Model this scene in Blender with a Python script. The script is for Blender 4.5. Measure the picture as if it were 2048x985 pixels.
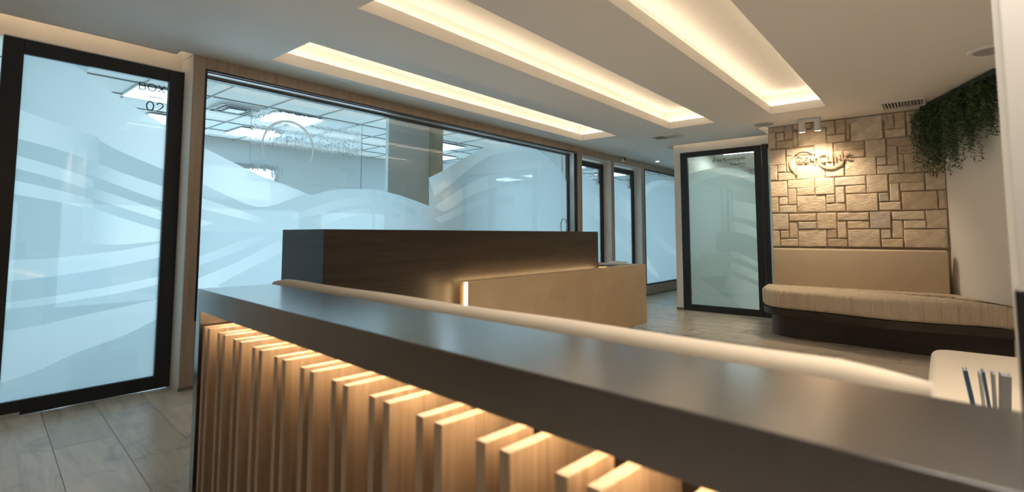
import bpy, bmesh, math, random
from mathutils import Vector, Matrix, noise
from mathutils.geometry import delaunay_2d_cdt
random.seed(7)
for o in list(bpy.data.objects): bpy.data.objects.remove(o)
SC = bpy.context.scene
COL = SC.collection
# ------------------------------------------------------------------ camera
EYE = Vector((0, 0, 1.15))
YAW, PITCH, FPX, PPY = math.radians(39.97), math.radians(4.31), 1026.8, 392.8
FWD = Vector((math.cos(YAW)*math.cos(PITCH), math.sin(YAW)*math.cos(PITCH), math.sin(PITCH)))
RGT = Vector((math.sin(YAW), -math.cos(YAW), 0))
UPV = RGT.cross(FWD)
cd = bpy.data.cameras.new('camera'); cam = bpy.data.objects.new('camera', cd); COL.objects.link(cam)
cam.matrix_world = Matrix(((RGT.x, UPV.x, -FWD.x, EYE.x), (RGT.y, UPV.y, -FWD.y, EYE.y), (RGT.z, UPV.z, -FWD.z, EYE.z), (0, 0, 0, 1)))
cd.sensor_width = 36; cd.lens = FPX/2048*36; cd.shift_y = -(492.5-PPY)/2048
cd.clip_start = 0.05
cd.dof.use_dof = True; cd.dof.focus_distance = 5.2; cd.dof.aperture_fstop = 2.0
SC.camera = cam
# ------------------------------------------------------------------ world, exposure
w = bpy.data.worlds.new('world'); SC.world = w; w.use_nodes = True
w.node_tree.nodes['Background'].inputs[0].default_value = (.55, .6, .7, 1)
w.node_tree.nodes['Background'].inputs[1].default_value = .3
SC.view_settings.view_transform = 'Standard'; SC.view_settings.look = 'None'
SC.view_settings.gamma = 1; SC.view_settings.use_curve_mapping = False
SC.view_settings.exposure = 1.42
# added cool fill light from behind the camera, no opening stands there
ad = bpy.data.lights.new('rear_fill', 'AREA'); ad.shape = 'RECTANGLE'; ad.size = 4.5; ad.size_y = 1.9; ad.energy = 3; ad.color = (.86, .94, 1)
ao = bpy.data.objects.new('rear_fill', ad); COL.objects.link(ao); ao.location = (-2.44, .9, 1.35); ao.rotation_euler = (math.radians(90), 0, math.radians(-90))
for k, (dx, dy) in enumerate(((1.15, -.2), (1.95, .1), (2.8, -.15))):        # added spots to brighten the seats, unseen above the frame
    de = bpy.data.lights.new('seat_fill_spot', 'SPOT'); de.energy = 42; de.color = (1, .91, .80); de.spot_size = math.radians(128); de.spot_blend = .6; de.shadow_soft_size = .07
    dq = bpy.data.objects.new('seat_fill_spot', de); COL.objects.link(dq); dq.location = (dx, dy, 2.53)
# light levels
E_COVE = 5.4       # coffer led strips
E_SLOT = 9.0        # wall slot led strips
E_PANEL = 2.1      # ceiling panels of the treatment rooms
E_BAR = 20.0
WARM = (1.0, .81, .60); COOL = (.56, .80, 1.0)

def ray(px, py):
    return RGT*((px-1024)/FPX) - UPV*((py-PPY)/FPX) + FWD
def onx(px, py, X): d = ray(px, py); return EYE + d*(X/d.x)
def ony(px, py, Y): d = ray(px, py); return EYE + d*(Y/d.y)
def onz(px, py, Z): d = ray(px, py); return EYE + d*((Z-EYE.z)/d.z)

# ------------------------------------------------------------------ materials
def mat(name):
    m = bpy.data.materials.new(name); m.use_nodes = True
    nt = m.node_tree; return m, nt, nt.nodes['Principled BSDF']
def N(nt, t, **k):
    n = nt.nodes.new(t)
    for a, b in k.items():
        if a.startswith('i_'):
            n.inputs[a[2:].replace('_', ' ')].default_value = b
        else: setattr(n, a, b)
    return n
def rgba(c): return (c[0], c[1], c[2], 1)
def paint(name, c, rough=.6, bump=.0, scale=300, metal=0, spec=.5):
    m, nt, p = mat(name)
    p.inputs['Base Color'].default_value = rgba(c); p.inputs['Roughness'].default_value = rough
    p.inputs['Metallic'].default_value = metal; p.inputs['Specular IOR Level'].default_value = spec
    if bump:
        tc = N(nt, 'ShaderNodeTexCoord'); no = N(nt, 'ShaderNodeTexNoise', i_Scale=scale)
        nt.links.new(tc.outputs['Object'], no.inputs['Vector'])
        b = N(nt, 'ShaderNodeBump', i_Strength=bump, i_Distance=.002)
        nt.links.new(no.outputs['Fac'], b.inputs['Height']); nt.links.new(b.outputs[0], p.inputs['Normal'])
    return m
def wood(name, c1, c2, stretch=(30, 30, 1.5), rough=.45, spec=.5, bump=.15, coat=0, scale=1, rand=.0):
    m, nt, p = mat(name); L = nt.links.new
    tc = N(nt, 'ShaderNodeTexCoord'); mp = N(nt, 'ShaderNodeMapping'); mp.inputs['Scale'].default_value = stretch
    L(tc.outputs['Object'], mp.inputs['Vector'])
    if rand:
        oi = N(nt, 'ShaderNodeObjectInfo'); vm = N(nt, 'ShaderNodeVectorMath', operation='SCALE'); vm.inputs['Scale'].default_value = 40
        cx = N(nt, 'ShaderNodeCombineXYZ'); L(oi.outputs['Random'], cx.inputs[0]); L(oi.outputs['Random'], cx.inputs[1]); L(cx.outputs[0], vm.inputs[0])
        L(vm.outputs[0], mp.inputs['Location'])
    n1 = N(nt, 'ShaderNodeTexNoise', i_Scale=1.0*scale, i_Detail=6.0, i_Roughness=.62, i_Distortion=.6); L(mp.outputs[0], n1.inputs['Vector'])
    r = N(nt, 'ShaderNodeValToRGB'); r.color_ramp.elements[0].position = .32; r.color_ramp.elements[1].position = .7
    r.color_ramp.elements[0].color = rgba(c1); r.color_ramp.elements[1].color = rgba(c2); L(n1.outputs['Fac'], r.inputs[0])
    src = r.outputs[0]
    if rand:
        hs = N(nt, 'ShaderNodeHueSaturation'); mr = N(nt, 'ShaderNodeMapRange'); mr.inputs['To Min'].default_value = 1-rand; mr.inputs['To Max'].default_value = 1+rand
        L(oi.outputs['Random'], mr.inputs['Value']); L(mr.outputs[0], hs.inputs['Value']); L(src, hs.inputs['Color']); src = hs.outputs[0]
    L(src, p.inputs['Base Color'])
    p.inputs['Roughness'].default_value = rough; p.inputs['Specular IOR Level'].default_value = spec; p.inputs['Coat Weight'].default_value = coat; p.inputs['Coat Roughness'].default_value = .2; p.inputs['Coat IOR'].default_value = 1.75
    b = N(nt, 'ShaderNodeBump', i_Strength=bump, i_Distance=.002); L(n1.outputs['Fac'], b.inputs['Height']); L(b.outputs[0], p.inputs['Normal'])
    return m
def glow(name, c, s):
    m, nt, p = mat(name); nt.nodes.remove(p)
    e = N(nt, 'ShaderNodeEmission'); e.inputs[0].default_value = rgba(c); e.inputs[1].default_value = s
    nt.links.new(e.outputs[0], nt.nodes['Material Output'].inputs[0]); return m
def fabric(name, c, wrinkle=False, bump=.25):
    m, nt, p = mat(name); L = nt.links.new
    tc = N(nt, 'ShaderNodeTexCoord')
    n1 = N(nt, 'ShaderNodeTexNoise', i_Scale=5.0, i_Detail=3.0); L(tc.outputs['Object'], n1.inputs['Vector'])
    mx = N(nt, 'ShaderNodeMix', data_type='RGBA'); mx.inputs['A'].default_value = rgba([k*.92 for k in c]); mx.inputs['B'].default_value = rgba([min(1, k*1.06) for k in c])
    L(n1.outputs['Fac'], mx.inputs['Factor']); L(mx.outputs['Result'], p.inputs['Base Color'])
    n2 = N(nt, 'ShaderNodeTexNoise', i_Scale=700.0); L(tc.outputs['Object'], n2.inputs['Vector'])
    b = N(nt, 'ShaderNodeBump', i_Strength=bump, i_Distance=.001); L(n2.outputs['Fac'], b.inputs['Height'])
    if wrinkle:
        mp = N(nt, 'ShaderNodeMapping'); mp.inputs['Scale'].default_value = (5, 17, 1.2); L(tc.outputs['Object'], mp.inputs['Vector'])
        n3 = N(nt, 'ShaderNodeTexNoise', i_Scale=1.0, i_Detail=3.0, i_Distortion=.5); L(mp.outputs[0], n3.inputs['Vector'])
        b2 = N(nt, 'ShaderNodeBump', i_Strength=1.0, i_Distance=.05); L(n3.outputs['Fac'], b2.inputs['Height']); L(b.outputs[0], b2.inputs['Normal']); L(b2.outputs[0], p.inputs['Normal'])
    else: L(b.outputs[0], p.inputs['Normal'])
    p.inputs['Roughness'].default_value = .85; p.inputs['Sheen Weight'].default_value = .2; p.inputs['Specular IOR Level'].default_value = .2
    return m
def stone_mat():
    m, nt, p = mat('sandstone'); L = nt.links.new
    tc = N(nt, 'ShaderNodeTexCoord'); oi = N(nt, 'ShaderNodeObjectInfo')
    r = N(nt, 'ShaderNodeValToRGB'); cr = r.color_ramp
    cols = [(0, (.62, .49, .34)), (.2, (.72, .59, .43)), (.4, (.67, .54, .39)), (.55, (.52, .40, .28)), (.7, (.74, .62, .47)), (.85, (.54, .46, .38)), (1, (.76, .64, .48))]
    cr.elements[0].color = rgba(cols[0][1]); cr.elements[1].color = rgba(cols[-1][1])
    for q, c in cols[1:-1]: e = cr.elements.new(q); e.color = rgba(c)
    L(oi.outputs['Random'], r.inputs[0])
    n1 = N(nt, 'ShaderNodeTexNoise', i_Scale=9.0, i_Detail=8.0, i_Roughness=.65, i_Distortion=.4); L(tc.outputs['Object'], n1.inputs['Vector'])
    hs = N(nt, 'ShaderNodeHueSaturation'); mr = N(nt, 'ShaderNodeMapRange'); mr.inputs['From Min'].default_value = .3; mr.inputs['From Max'].default_value = .7
    mr.inputs['To Min'].default_value = .75; mr.inputs['To Max'].default_value = 1.18
    L(n1.outputs['Fac'], mr.inputs['Value']); L(mr.outputs[0], hs.inputs['Value']); L(r.outputs[0], hs.inputs['Color']); L(hs.outputs[0], p.inputs['Base Color'])
    mp = N(nt, 'ShaderNodeMapping'); mp.inputs['Scale'].default_value = (1, 1, 2.2); L(tc.outputs['Object'], mp.inputs['Vector'])
    n2 = N(nt, 'ShaderNodeTexNoise', i_Scale=14.0, i_Detail=9.0, i_Roughness=.6, i_Distortion=.8); L(mp.outputs[0], n2.inputs['Vector'])
    b = N(nt, 'ShaderNodeBump', i_Strength=.9, i_Distance=.016); L(n2.outputs['Fac'], b.inputs['Height']); L(b.outputs[0], p.inputs['Normal'])
    p.inputs['Roughness'].default_value = .9; p.inputs['Specular IOR Level'].default_value = .2
    return m
def plank_mat():
    m, nt, p = mat('porcelain_plank'); L = nt.links.new
    tc = N(nt, 'ShaderNodeTexCoord'); oi = N(nt, 'ShaderNodeObjectInfo')
    cx = N(nt, 'ShaderNodeCombineXYZ'); mu = N(nt, 'ShaderNodeMath', operation='MULTIPLY'); mu.inputs[1].default_value = 60
    L(oi.outputs['Random'], mu.inputs[0]); L(mu.outputs[0], cx.inputs[0]); L(mu.outputs[0], cx.inputs[1])
    va = N(nt, 'ShaderNodeVectorMath', operation='ADD'); L(tc.outputs['Object'], va.inputs[0]); L(cx.outputs[0], va.inputs[1])
    mp = N(nt, 'ShaderNodeMapping'); mp.inputs['Scale'].default_value = (9, 1.1, 1); L(va.outputs[0], mp.inputs['Vector'])
    n1 = N(nt, 'ShaderNodeTexNoise', i_Scale=1.0, i_Detail=7.0, i_Roughness=.65, i_Distortion=1.4); L(mp.outputs[0], n1.inputs['Vector'])
    r = N(nt, 'ShaderNodeValToRGB'); cr = r.color_ramp
    cr.elements[0].position = .25; cr.elements[0].color = rgba((.45, .38, .30)); cr.elements[1].position = .75; cr.elements[1].color = rgba((.74, .65, .53))
    e = cr.elements.new(.45); e.color = rgba((.62, .53, .42))
    L(n1.outputs['Fac'], r.inputs[0])
    n2 = N(nt, 'ShaderNodeTexNoise', i_Scale=3.0, i_Detail=4.0, i_Distortion=1.5); L(va.outputs[0], n2.inputs['Vector'])
    mr0 = N(nt, 'ShaderNodeMapRange'); mr0.inputs['From Min'].default_value = .55; mr0.inputs['From Max'].default_value = .72; L(n2.outputs['Fac'], mr0.inputs['Value'])
    mx = N(nt, 'ShaderNodeMix', data_type='RGBA'); mx.inputs['B'].default_value = rgba((.42, .38, .34)); L(mr0.outputs[0], mx.inputs['Factor']); L(r.outputs[0], mx.inputs['A'])
    hs = N(nt, 'ShaderNodeHueSaturation'); mr = N(nt, 'ShaderNodeMapRange'); mr.inputs['To Min'].default_value = 1.0; mr.inputs['To Max'].default_value = 1.28
    L(oi.outputs['Random'], mr.inputs['Value']); L(mr.outputs[0], hs.inputs['Value']); L(mx.outputs['Result'], hs.inputs['Color']); L(hs.outputs[0], p.inputs['Base Color'])
    mp2 = N(nt, 'ShaderNodeMapping'); mp2.inputs['Scale'].default_value = (90, 9, 1); L(va.outputs[0], mp2.inputs['Vector'])
    n3 = N(nt, 'ShaderNodeTexNoise', i_Scale=1.0, i_Detail=3.0); L(mp2.outputs[0], n3.inputs['Vector'])
    b = N(nt, 'ShaderNodeBump', i_Strength=.25, i_Distance=.003); L(n3.outputs['Fac'], b.inputs['Height']); L(b.outputs[0], p.inputs['Normal'])
    p.inputs['Roughness'].default_value = .27; p.inputs['Specular IOR Level'].default_value = .6
    return m
def glass_mat(name, tint=(.93, .97, .97), rip=0, ior=1.5):
    m, nt, p = mat(name); nt.nodes.remove(p); L = nt.links.new
    t = N(nt, 'ShaderNodeBsdfTransparent'); t.inputs[0].default_value = rgba(tint)
    g = N(nt, 'ShaderNodeBsdfGlossy'); g.inputs['Roughness'].default_value = .02; g.inputs[0].default_value = (1, 1, 1, 1)
    lw = N(nt, 'ShaderNodeLayerWeight', i_Blend=.5); pw = N(nt, 'ShaderNodeMath', operation='POWER'); pw.inputs[1].default_value = 5; L(lw.outputs['Facing'], pw.inputs[0])
    f = N(nt, 'ShaderNodeMapRange'); f.inputs['To Min'].default_value = .04; f.inputs['To Max'].default_value = 1; L(pw.outputs[0], f.inputs['Value'])
    mx = N(nt, 'ShaderNodeMixShader'); L(f.outputs[0], mx.inputs[0]); L(t.outputs[0], mx.inputs[1]); L(g.outputs[0], mx.inputs[2])
    L(mx.outputs[0], nt.nodes['Material Output'].inputs[0]); return m
def film_mat(name, cdim, clight, tr=.03, diff=.12):
    """adhesive frosting: scatters the light of the room behind; 'strength' says how dense the print is"""
    m, nt, p = mat(name); nt.nodes.remove(p); L = nt.links.new
    a = N(nt, 'ShaderNodeAttribute', attribute_name='strength')
    mx = N(nt, 'ShaderNodeMix', data_type='RGBA'); mx.inputs['A'].default_value = rgba(cdim); mx.inputs['B'].default_value = rgba(clight); L(a.outputs['Fac'], mx.inputs['Factor'])
    tl = N(nt, 'ShaderNodeBsdfTranslucent'); L(mx.outputs['Result'], tl.inputs[0])
    df = N(nt, 'ShaderNodeBsdfDiffuse'); L(mx.outputs['Result'], df.inputs[0])
    s1 = N(nt, 'ShaderNodeMixShader'); s1.inputs[0].default_value = diff; L(tl.outputs[0], s1.inputs[1]); L(df.outputs[0], s1.inputs[2])
    t = N(nt, 'ShaderNodeBsdfTransparent'); s2 = N(nt, 'ShaderNodeMixShader'); s2.inputs[0].default_value = tr
    L(s1.outputs[0], s2.inputs[1]); L(t.outputs[0], s2.inputs[2]); L(s2.outputs[0], nt.nodes['Material Output'].inputs[0]); return m

M_WHITE = paint('ceiling_paint', (.78, .76, .72), .75, .05, 400)
M_WALL = paint('wall_paint', (.84, .79, .72), .7, .05, 400)
M_COVE = paint('cove_paint', (.74, .71, .66), .75)
M_BACK = paint('back_room_paint', (.72, .78, .80), .8)
M_BLACK = paint('black_aluminium', (.018, .019, .021), .38, .04, 900)
M_SILVER = paint('grey_track', (.55, .56, .57), .4, 0, 1, .6)
M_OAK = wood('oak_laminate', (.40, .30, .22), (.56, .45, .35), (26, 26, 1.2), .5, .4)
M_SLAT = wood('slat_oak', (.36, .26, .165), (.55, .41, .28), (34, 34, 1.6), .5, .4, rand=.08)
M_DARK = wood('dark_walnut_laminate', (.022, .016, .012), (.048, .034, .025), (1.5, 1.5, 22), .42, .5, .1)
M_DARKTOP = wood('dark_laminate_top', (.028, .021, .017), (.045, .033, .027), (14, 1.2, 14), .2, 1.0, .02, coat=1)
M_BEIGE = fabric('beige_fabric', (.66, .55, .41))
M_BEIGEW = fabric('beige_fabric_creased', (.66, .54, .39), True)
M_BEIGEL = fabric('beige_leatherette', (.60, .48, .34), False, .1)
M_STONE = stone_mat(); M_PLANK = plank_mat()
M_GROUT = paint('grout', (.24, .21, .18), .9)
M_MORTAR = paint('mortar', (.34, .25, .16), .95, .3, 80)
M_GLASS = glass_mat('clear_glass')
M_FILM = film_mat('frosted_film_left', (.58, .65, .67), (.95, .96, .96))
M_FILMR = film_mat('frosted_film_back', (.50, .56, .55), (.92, .95, .93))
M_VINYL = film_mat('white_vinyl', (.95, .95, .95), (.95, .95, .95), .1, .4)
M_INK = paint('dark_ink', (.012, .016, .03), .5)
M_WHITEP = paint('white_plastic', (.75, .74, .72), .45)
M_GREYP = paint('grey_plastic', (.36, .36, .36), .5)
M_COVELED = glow('cove_led', WARM, E_COVE)
M_SLOTLED = glow('slot_led', WARM, E_SLOT)
M_BARLED = glow('bar_led', (1, .70, .42), E_BAR)
M_DESKLED = glow('desk_led', (1, .70, .36), 9)
M_PANEL = glow('led_panel', COOL, E_PANEL)
M_DAY = glow('daylight', (.58, .82, 1.0), 1.95)  # shared by the back window and the added glowing panes
M_DOWN = glow('small_downlight', (1, .8, .7), 6)
M_DESKSTONE = None
def plaster():
    m, nt, p = mat('sand_microcement'); L = nt.links.new
    tc = N(nt, 'ShaderNodeTexCoord'); n1 = N(nt, 'ShaderNodeTexNoise', i_Scale=3.5, i_Detail=8.0, i_Roughness=.6, i_Distortion=.5); L(tc.outputs['Object'], n1.inputs['Vector'])
    r = N(nt, 'ShaderNodeValToRGB'); r.color_ramp.elements[0].position = .3; r.color_ramp.elements[0].color = rgba((.70, .53, .34)); r.color_ramp.elements[1].position = .7; r.color_ramp.elements[1].color = rgba((.80, .63, .42))
    L(n1.outputs['Fac'], r.inputs[0]); L(r.outputs[0], p.inputs['Base Color']); p.inputs['Roughness'].default_value = .42
    return m
M_DESKSTONE = plaster()

# ------------------------------------------------------------------ mesh helpers
def link(name, me, m, parent=None):
    o = bpy.data.objects.new(name, me); COL.objects.link(o)
    if m is not None and me is not None and not me.materials: me.materials.append(m)
    if parent is not None: o.parent = parent
    return o
def obj(name, bm, m, parent=None, smooth=False):
    me = bpy.data.meshes.new(name); bm.normal_update(); bm.to_mesh(me); bm.free()
    if smooth:
        for p in me.polygons: p.use_smooth = True
    return link(name, me, m, parent)
def bx(bm, x0, x1, y0, y1, z0, z1, T=None):
    vs = [bm.verts.new((x, y, z)) for x in (x0, x1) for y in (y0, y1) for z in (z0, z1)]
    for f in ((0, 1, 3, 2), (4, 6, 7, 5), (0, 4, 5, 1), (2, 3, 7, 6), (0, 2, 6, 4), (1, 5, 7, 3)): bm.faces.new([vs[i] for i in f])
    if T is not None:
        for v in vs: v.co = T @ v.co
    return vs
def box(name, d, m, parent=None, T=None, bev=0, seg=2):
    bm = bmesh.new(); bx(bm, *d)
    bmesh.ops.recalc_face_normals(bm, faces=bm.faces[:])
    if bev: bmesh.ops.bevel(bm, geom=bm.edges[:], offset=bev, segments=seg, affect='EDGES', profile=.5)
    if T is not None: bmesh.ops.transform(bm, matrix=T, verts=bm.verts[:])
    return obj(name, bm, m, parent, bev > .01)
def cyl(bm, c, r0, r1, h, n=24, axis='z'):
    """cone frustum from c along axis"""
    rings = []
    for r, t in ((r0, 0), (r1, h)):
        ring = []
        for i in range(n):
            a = 2*math.pi*i/n; u, v = r*math.cos(a), r*math.sin(a)
            p = {'z': (u, v, t), 'x': (t, u, v), 'y': (u, t, v)}[axis]
            ring.append(bm.verts.new(Vector(c)+Vector(p)))
        rings.append(ring)
    for i in range(n): bm.faces.new((rings[0][i], rings[0][(i+1) % n], rings[1][(i+1) % n], rings[1][i]))
    bm.faces.new(rings[0][::-1]); bm.faces.new(rings[1])
    bmesh.ops.recalc_face_normals(bm, faces=bm.faces[:])
def empty(name, loc=(0, 0, 0), rz=0):
    o = bpy.data.objects.new(name, None); COL.objects.link(o); o.location = loc; o.rotation_euler = (0, 0, rz); o.empty_display_size = .1
    return o
def tag(o, label, cat, group=None):
    o['label'] = label; o['category'] = cat
    if group: o['group'] = group
    return o
def struct(o): o['kind'] = 'structure'; return o
def resample(pts, n):
    """smooth curve through pts, n+1 samples"""
    P = [Vector(p) for p in pts]
    if len(P) == 2: return [P[0].lerp(P[1], i/n) for i in range(n+1)]
    P = [2*P[0]-P[1]]+P+[2*P[-1]-P[-2]]; k = len(P)-3; out = []
    for i in range(n+1):
        t = i/n*k; s = min(int(t), k-1); t -= s
        a, b, c, d = P[s:s+4]
        out.append(.5*((2*b)+(c-a)*t+(2*a-5*b+4*c-d)*t*t+(3*b-a-3*c+d)*t**3))
    return out
def prism(name, outline, z0, z1, m, parent=None, bev=0, smooth=False, seg=3):
    bm = bmesh.new()
    a = [bm.verts.new((p[0], p[1], z0)) for p in outline]; b = [bm.verts.new((p[0], p[1], z1)) for p in outline]
    n = len(a); bot = bm.faces.new(a); top = bm.faces.new(b[::-1])
    for i in range(n): bm.faces.new((a[i], b[i], b[(i+1) % n], a[(i+1) % n]))
    bmesh.ops.recalc_face_normals(bm, faces=bm.faces[:])
    if bev:
        es = list(top.edges)+list(bot.edges)
        bmesh.ops.bevel(bm, geom=es, offset=bev, segments=seg, affect='EDGES', profile=.5)
    o = obj(name, bm, m, parent, smooth)
    return o

# =================================================================== STRUCTURE
CZ = 2.54; YW = 4.36; YD = 4.55; XR = 7.79; XS = 7.17
# ---- floor: slab plus planks laid along the seating partition
PA = math.radians(4.31)                                  # planks run almost along y
fl = struct(obj('floor', (lambda bm: (bx(bm, -2.6, 12.6, -3.1, 8.6, -.06, -.006), bm)[1])(bmesh.new()), M_GROUT))
PW, PL = .27, 1.25
bm = bmesh.new(); vs = bx(bm, .0014, PW-.0014, .0014, PL-.0014, -.006, 0)
bmesh.ops.recalc_face_normals(bm, faces=bm.faces[:])
plank_me = bpy.data.meshes.new('plank'); bm.to_mesh(plank_me); bm.free(); plank_me.materials.append(M_PLANK)
rot = Matrix.Rotation(-PA, 3, 'Z'); base = Vector((.60, 4.03-PL*6, 0))
nplk = 0
rest = bmesh.new()
for i in range(-13, 46):
    off = (-.46*i) % PL
    for j in range(-3, 9):
        lo = Vector((i*PW, j*PL+off, 0)); 
        p = rot @ lo + base - rot @ Vector((0, 0, 0))
        c = rot @ (lo+Vector((PW/2, PL/2, 0))) + base
        if not (-2.5 < c.x < 11.6 and -2.9 < c.y < 8.4): continue
        q = c - EYE; d = Vector((q.x, q.y, 0)).dot(Vector((FWD.x, FWD.y, 0)).normalized()); s = q.dot(RGT)
        # planks the photograph can show: in the picture's cone on this side of the glass wall
        vis = d > .3 and abs(s) < d*1.06+.35 and c.y < 4.65 and (c.x < 1.5 and c.y > 2.2 or c.x > 2.2) and c.y > -.9 and not (c.x < 5.6 and 2.9 < c.y < 3.5)
        if vis and nplk < 296:
            o = link('plank', plank_me, None, fl); o.location = p; o.rotation_euler = (0, 0, -PA); nplk += 1
        else:
            T = Matrix.Translation(p) @ Matrix.Rotation(-PA, 4, 'Z'); bx(rest, .0014, PW-.0014, .0014, PL-.0014, -.006, 0, T)
bmesh.ops.recalc_face_normals(rest, faces=rest.faces[:])
o = obj('plank', rest, M_PLANK, fl); o['kind'] = 'stuff'
print('planks', nplk)

# ---- ceiling with three coffers and wall slots
COF = [(1.83, 6.41, 3.44, 4.03), (1.735, 6.43, 2.10, 2.69), (1.75, 6.38, .90, 1.46)]
SLOTS = [(-2.5, 1.385, 4.47, 4.62), (1.30, 1.385, 4.36, 4.47), (7.70, 8.05, 1.0, 3.34), (7.10, 7.70, 1.69, 1.80)]
holes = COF+SLOTS
xs = sorted({-2.5, 11.6}|{h[0] for h in holes}|{h[1] for h in holes}); ys = sorted({-3.0, 4.62}|{h[2] for h in holes}|{h[3] for h in holes})
inh = lambda x, y: any(h[0] < x < h[1] and h[2] < y < h[3] for h in holes)
bm = bmesh.new(); V = {}
def vv(x, y, z):
    k = (round(x, 4), round(y, 4), z)
    if k not in V: V[k] = bm.verts.new(k)
    return V[k]
Z0, Z1 = CZ, CZ+.09
solid = {(i, j): not inh((xs[i]+xs[i+1])/2, (ys[j]+ys[j+1])/2) for i in range(len(xs)-1) for j in range(len(ys)-1)}
for (i, j), s in solid.items():
    if not s: continue
    a, b, c, d = xs[i], xs[i+1], ys[j], ys[j+1]
    bm.faces.new([vv(a, c, Z0), vv(a, d, Z0), vv(b, d, Z0), vv(b, c, Z0)]); bm.faces.new([vv(a, c, Z1), vv(b, c, Z1), vv(b, d, Z1), vv(a, d, Z1)])
    for di, dj, e in ((-1, 0, ((a, c), (a, d))), (1, 0, ((b, d), (b, c))), (0, -1, ((b, c), (a, c))), (0, 1, ((a, d), (b, d)))):
        if not solid.get((i+di, j+dj), False):
            (ax, ay), (bx_, by) = e
            bm.faces.new([vv(ax, ay, Z0), vv(ax, ay, Z1), vv(bx_, by, Z1), vv(bx_, by, Z0)])
bmesh.ops.recalc_face_normals(bm, faces=bm.faces[:])
ceil = struct(obj('ceiling', bm, M_WHITE))
G = .11; ZT = CZ+.24
for (a, b, c, d) in COF:
    bm = bmesh.new()
    bx(bm, a-G-.02, b+G+.02, c-G-.02, d+G+.02, ZT, ZT+.02)
    bx(bm, a-G-.02, a-G, c-G-.02, d+G+.02, Z1+.001, ZT); bx(bm, b+G, b+G+.02, c-G-.02, d+G+.02, Z1+.001, ZT)
    bx(bm, a-G, b+G, c-G-.02, c-G, Z1+.001, ZT); bx(bm, a-G, b+G, d+G, d+G+.02, Z1+.001, ZT)
    cf = obj('coffer_box', bm, M_COVE, ceil)
    bm = bmesh.new(); t = .012                              # white lining of the opening
    for e in ((a, b, c-t*0, c+t*.1), (a, b, d-t*.1, d), (a, a+t*.1, c, d), (b-t*.1, b, c, d)): bx(bm, *e, Z0-.0005, Z1+.002)
    obj('coffer_lip', bm, M_COVE, ceil)
    bm = bmesh.new(); e0, e1 = .035, .05
    bx(bm, a-e1, b+e1, c-e1, c-e0, Z1+.003, Z1+.012); bx(bm, a-e1, b+e1, d+e0, d+e1, Z1+.003, Z1+.012)
    bx(bm, a-e1, a-e0, c-e0, d+e0, Z1+.003, Z1+.012); bx(bm, b+e0, b+e1, c-e0, d+e0, Z1+.003, Z1+.012)
    obj('led_strip', bm, M_COVELED, ceil)
# covers above the wall slots, with their led strips
bm = bmesh.new()
bx(bm, -2.6, 1.5, 4.2, 4.72, 2.80, 2.82); bx(bm, 1.386, 1.5, 4.37, 4.62, Z1, 2.8)
bx(bm, -2.6, 1.5, 4.18, 4.2, Z1, 2.82)
bx(bm, 7.0, 8.3, .9, 3.5, 2.80, 2.82); bx(bm, 7.0, 7.02, .9, 3.5, Z1, 2.8); bx(bm, 8.05, 8.07, 3.2, 3.5, Z1, 2.8); bx(bm, 7.0, 8.07, 3.48, 3.5, Z1, 2.8)
obj('slot_cover', bm, M_COVE, ceil)
bm = bmesh.new(); bx(bm, -2.3, 1.28, 4.40, 4.415, Z1+.003, Z1+.012); bx(bm, 7.62, 7.635, 1.82, 3.3, Z1+.003, Z1+.012)
bx(bm, 7.15, 7.6, 1.83, 1.845, Z1+.003, Z1+.012)
obj('led_strip', bm, M_SLOTLED, ceil)

# ---- window wall (left in the picture)
wl = struct(obj('wall_left', (lambda b: b)(bmesh.new()), M_WALL))
bm = bmesh.new()
for (a, b, c, d, e, f) in ((1.39, 1.47, YW+.012, 4.64, 0, CZ), (6.80, 6.94, YW+.012, 4.64, 0, CZ), (7.885, 7.98, YW+.012, 4.64, 0, CZ), (9.05, 9.17, YW+.012, 4.64, 0, CZ),
                           (10.9, 11.6, YW+.012, 4.64, 0, CZ), (1.47, 10.9, YW+.012, 4.64, 2.47, CZ), (1.47, 6.80, YW+.012, 4.64, 0, .50), (9.17, 10.9, YW+.012, 4.64, 0, .19),
                           (-2.5, 1.39, 4.62, 4.70, 2.44, 2.80), (-2.5, .345, YD+.0, 4.70, 0, 2.44), (6.94, 7.885, YW+.012, 4.64, 2.42, 2.47), (7.98, 9.05, YW+.012, 4.64, 2.42, 2.47)):
    bx(bm, a, b, c, d, e, f)
bm.to_mesh(wl.data); bm.free()
# oak cladding, one panel after another
tr = struct(empty('trim_1', (1.39, YW, 0)))
def clad(x0, x1, z0, z1, y0=YW):
    o = box('oak_panel', (x0+.0008, x1-.0008, y0, y0+.012, z0, z1), M_OAK, None, bev=.001, seg=1)
    o.parent = tr; o.matrix_parent_inverse = Matrix.Translation((-1.39, -YW, 0))
clad(1.39, 1.48, 0.012, CZ)
hx = [1.48, 2.75, 4.02, 5.29, 6.56, 7.88, 9.1, 10.4, 11.5]
for a, b in zip(hx[:-1], hx[1:]): clad(a, b, 2.445 if a < 6.5 else 2.425, CZ)
clad(1.48, 4.1, .02, .50); clad(4.1, 6.79, .02, .50)
clad(6.79, 6.94, .02, 2.445 if False else 2.424); clad(7.885, 7.98, .02, 2.424); clad(9.05, 9.16, .02, 2.424); clad(9.16, 10.9, .03, .19); clad(10.9, 11.5, .03, 2.424)
o = box('skirting', (1.385, 10.9, YW-.008, YW+.01, 0, .025), M_GROUT, None); o.name = 'baseboard_left'; struct(o)
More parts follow.
